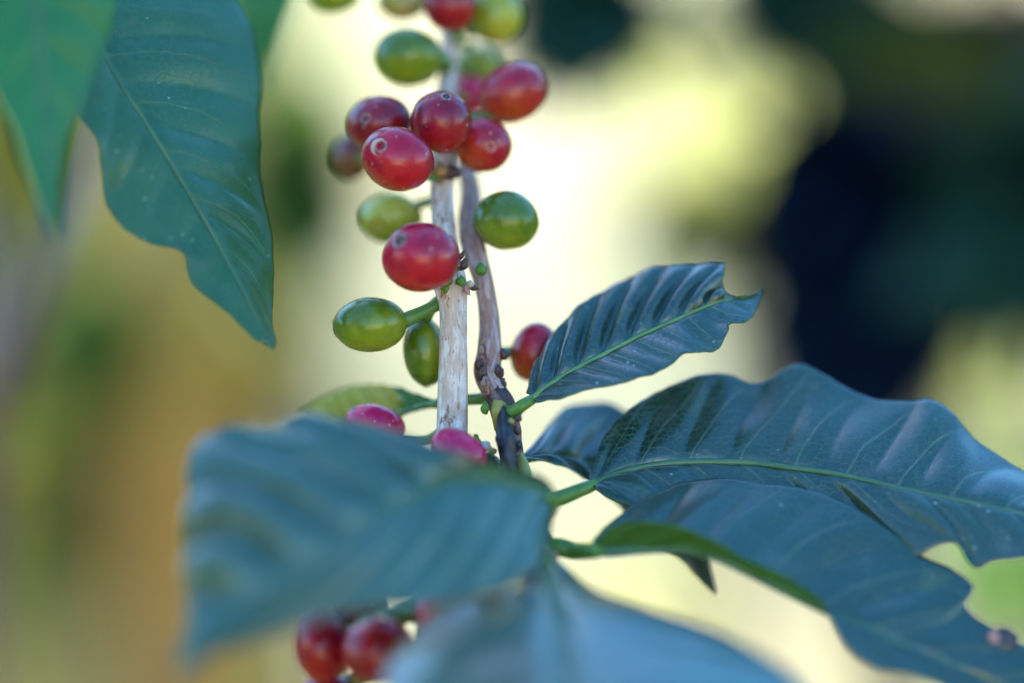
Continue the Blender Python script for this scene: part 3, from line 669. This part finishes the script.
make_leaf('leaf', [
    (436, 403, 10, 437, 401, 10, 436, 405, 10),
    (422, 405, 12, 423, 395, 12.6, 420, 410, 12),
    (402, 411, 15, 403, 388, 16.2, 396, 421, 15),
    (380, 419, 18, 380, 384, 19.8, 374, 434, 18),
    (358, 424, 21, 354, 385, 23.1, 352, 440, 21),
    (338, 420, 24, 335, 391, 25.8, 334, 436, 24),
    (320, 414, 27, 320, 399, 28.2, 320, 424, 27),
    (302, 411, 30, 302, 410, 30, 302, 412, 30)],
    (M_leaf_yellow, M_under), db, flip=True, NV=8, bulge=.0009, pet=[(490, 397, 4), (478, 399, 7), (458, 400, 9)], pet_r=(1.3, 1.0), mid_r=(.9, .3), label='yellowing leaf half hidden behind the pale stem')
make_leaf('leaf', [
    (553, 499, -22.5, 553, 493, -19.3, 552, 526, -23.6),
    (534, 489, -27, 536, 480, -23, 551, 546, -31.9),
    (505, 480, -31.5, 512, 477, -28.9, 538, 566, -40),
    (478, 476, -36, 482, 473, -33.4, 508, 586, -47.2),
    (448, 480, -40.5, 452, 450, -31.8, 482, 590.5, -51.7),
    (418, 492, -45, 412, 430, -28.9, 445, 598, -56.2),
    (390, 508, -49.5, 375, 421, -27.7, 405, 600, -60.7),
    (362, 526, -54, 338, 411, -31.2, 362, 602, -63.6),
    (335, 545, -58.5, 300, 409, -35.7, 325, 612, -67),
    (308, 564, -63, 262, 420, -40.2, 290, 624, -70.6),
    (282, 583, -66, 226, 420, -43.2, 262, 636, -72.7),
    (258, 601, -69, 198, 436, -46.2, 240, 645, -74.5),
    (238, 617, -72, 180, 475, -49.2, 222, 652, -76.4),
    (220, 631, -75, 182, 535, -52.2, 208, 657, -78.3),
    (204, 645, -76.5, 188, 585, -60.9, 198, 662, -78.7),
    (190, 658, -78, 184, 630, -69.7, 188, 668, -79.3),
    (176, 674, -79.5, 175, 672, -77.1, 177, 675, -79.6)],
    (M_leaf_near, M_under), db, flip=True, NV=8.5, sweep=2.4, bulge=.0064, bulge2=.0011, pet=[(541, 520, -10), (550, 508, -16)], pet_r=(1.8, 1.5), mid_r=(1.1, .4), sub=8,
    label='big blurred leaf in front, ribbed with blue sheen, covering the stems', midmat=M_mid_dull, cup=-.002)
make_leaf('leaf', [
    (546, 556, -20.9, 540, 556, -20.9, 556, 556, -20.9),
    (548, 572, -31.7, 483, 572, -29, 594, 582, -29),
    (552, 595, -45.2, 440, 590, -39.8, 644, 592, -37.1),
    (556, 622, -58.7, 408, 612, -53.3, 704, 600, -47.9),
    (560, 652, -72.2, 380, 645, -66.8, 772, 628, -61.4),
    (566, 690, -85.7, 385, 690, -80.3, 822, 668, -74.9),
    (572, 730, -96.5, 385, 740, -93.8, 837, 715, -88.4),
    (578, 780, -107.3, 400, 790, -104.6, 822, 770, -101.9),
    (584, 840, -115.4, 450, 845, -115.4, 762, 840, -112.7),
    (590, 920, -120.8, 588, 920, -120.8, 614, 920, -120.8)],
    (M_leaf_near, M_under), db, flip=True, NV=8, sweep=.9, bulge=.0008, pet=[(543, 549, -11)], pet_r=(1.6, 1.4), mid_r=(1.1, .4), sub=8,
    label='very blurred leaf rising from the bottom edge', midmat=M_mid_dull, cup=-.006)

bud(db, 1003, 641, -20.5, 14, M_black, 61, .12, (0, .1, 1), name='damage_spot', label='purple-black eaten patch near the leaf tip')
bud(db, 994, 637, -21, 6, M_scar, 62, .12, (0, .1, 1), name='damage_spot')
# ------------------------------------------------------------------ hanging leaves, upper left
hl = make_leaf('coffee_leaf', [
    (60, -95, 0, 62, -95, 0, 58, -95, 0),
    (66, -60, -2, 110, -85, 8, 45, -50, -4),
    (76, -20, -4, 165, -60, 14, 50, -10, -9),
    (90, 20, -5, 210, -25, 18, 60, 40, -13),
    (105, 55, -6, 240, 5, 19, 68, 80, -15),
    (120, 82, -7, 256, 38, 18, 76, 112, -15),
    (140, 112, -7, 261, 80, 16, 94, 138, -15),
    (158, 140, -8, 259, 120, 13, 101, 168, -15),
    (175, 167, -8, 258, 155, 11, 104, 200, -15),
    (193, 197, -8, 261, 190, 9, 122, 228, -15),
    (211, 228, -8, 268, 228, 7, 153, 246, -14),
    (226, 255, -8, 272, 262, 4, 183, 252, -13),
    (240, 281, -9, 274, 293, 1, 192, 283, -13),
    (252, 305, -9, 276, 315, -3, 221, 307, -12),
    (262, 326, -9, 279, 332, -6, 247, 332, -11),
    (269, 341, -10, 279, 343, -8, 263, 345, -10),
    (273, 348, -10, 274, 348, -10, 272, 348, -10)],
    (M_leaf_young, M_under), None, NV=10, sweep=1.2, bulge=.0011, bulge2=.0006, pet=[(40, -190, 8), (52, -140, 4)], mid_r=(1.0, .3), sub=9, midmat=M_mid_dull)
tag(hl, 'large glossy dark green leaf hanging at the upper left, wavy edged', 'leaf', 'hanging leaves at the upper left')
hl = make_leaf('coffee_leaf', [
    (20, -140, -40, 22, -140, -40, 18, -140, -40),
    (26, -90, -42, 75, -100, -34, -30, -80, -45),
    (32, -40, -43, 112, -50, -32, -48, -20, -48),
    (38, 20, -44, 117, 10, -33, -30, 40, -50),
    (42, 70, -45, 100, 58, -36, -8, 88, -50),
    (46, 115, -46, 82, 105, -40, 12, 128, -50),
    (50, 155, -47, 71, 148, -43, 26, 165, -50),
    (54, 195, -48, 65, 190, -46, 40, 200, -50),
    (56, 222, -49, 61, 221, -48, 51, 225, -50),
    (58, 240, -50, 59, 240, -50, 57, 240, -50)],
    (M_leaf_bright, M_under), None, NV=8, bulge=.0008, pet=[(8, -240, -36), (14, -190, -38)], mid_r=(1.0, .4), sub=8, midmat=M_mid_dull)
tag(hl, 'blurred brighter green leaf tip hanging in the top left corner', 'leaf', 'hanging leaves at the upper left')
hl = make_leaf('coffee_leaf', [
    (250, -200, 70, 252, -200, 70, 248, -200, 70),
    (255, -150, 72, 290, -150, 82, 222, -145, 66),
    (260, -90, 74, 308, -85, 86, 210, -85, 68),
    (264, -30, 76, 305, -25, 86, 220, -25, 70),
    (266, 20, 78, 290, 22, 84, 240, 24, 74),
    (266, 60, 80, 277, 62, 83, 254, 62, 78),
    (265, 95, 82, 266, 95, 82, 264, 95, 82)],
    (M_leaf_bright, M_under), None, NV=8, bulge=.0008, pet=[(246, -260, 68), (248, -230, 69)], mid_r=(1.0, .4), sub=8, midmat=M_mid_dull)
tag(hl, 'faint blurred olive leaf behind the large hanging leaf', 'leaf', 'hanging leaves at the upper left')
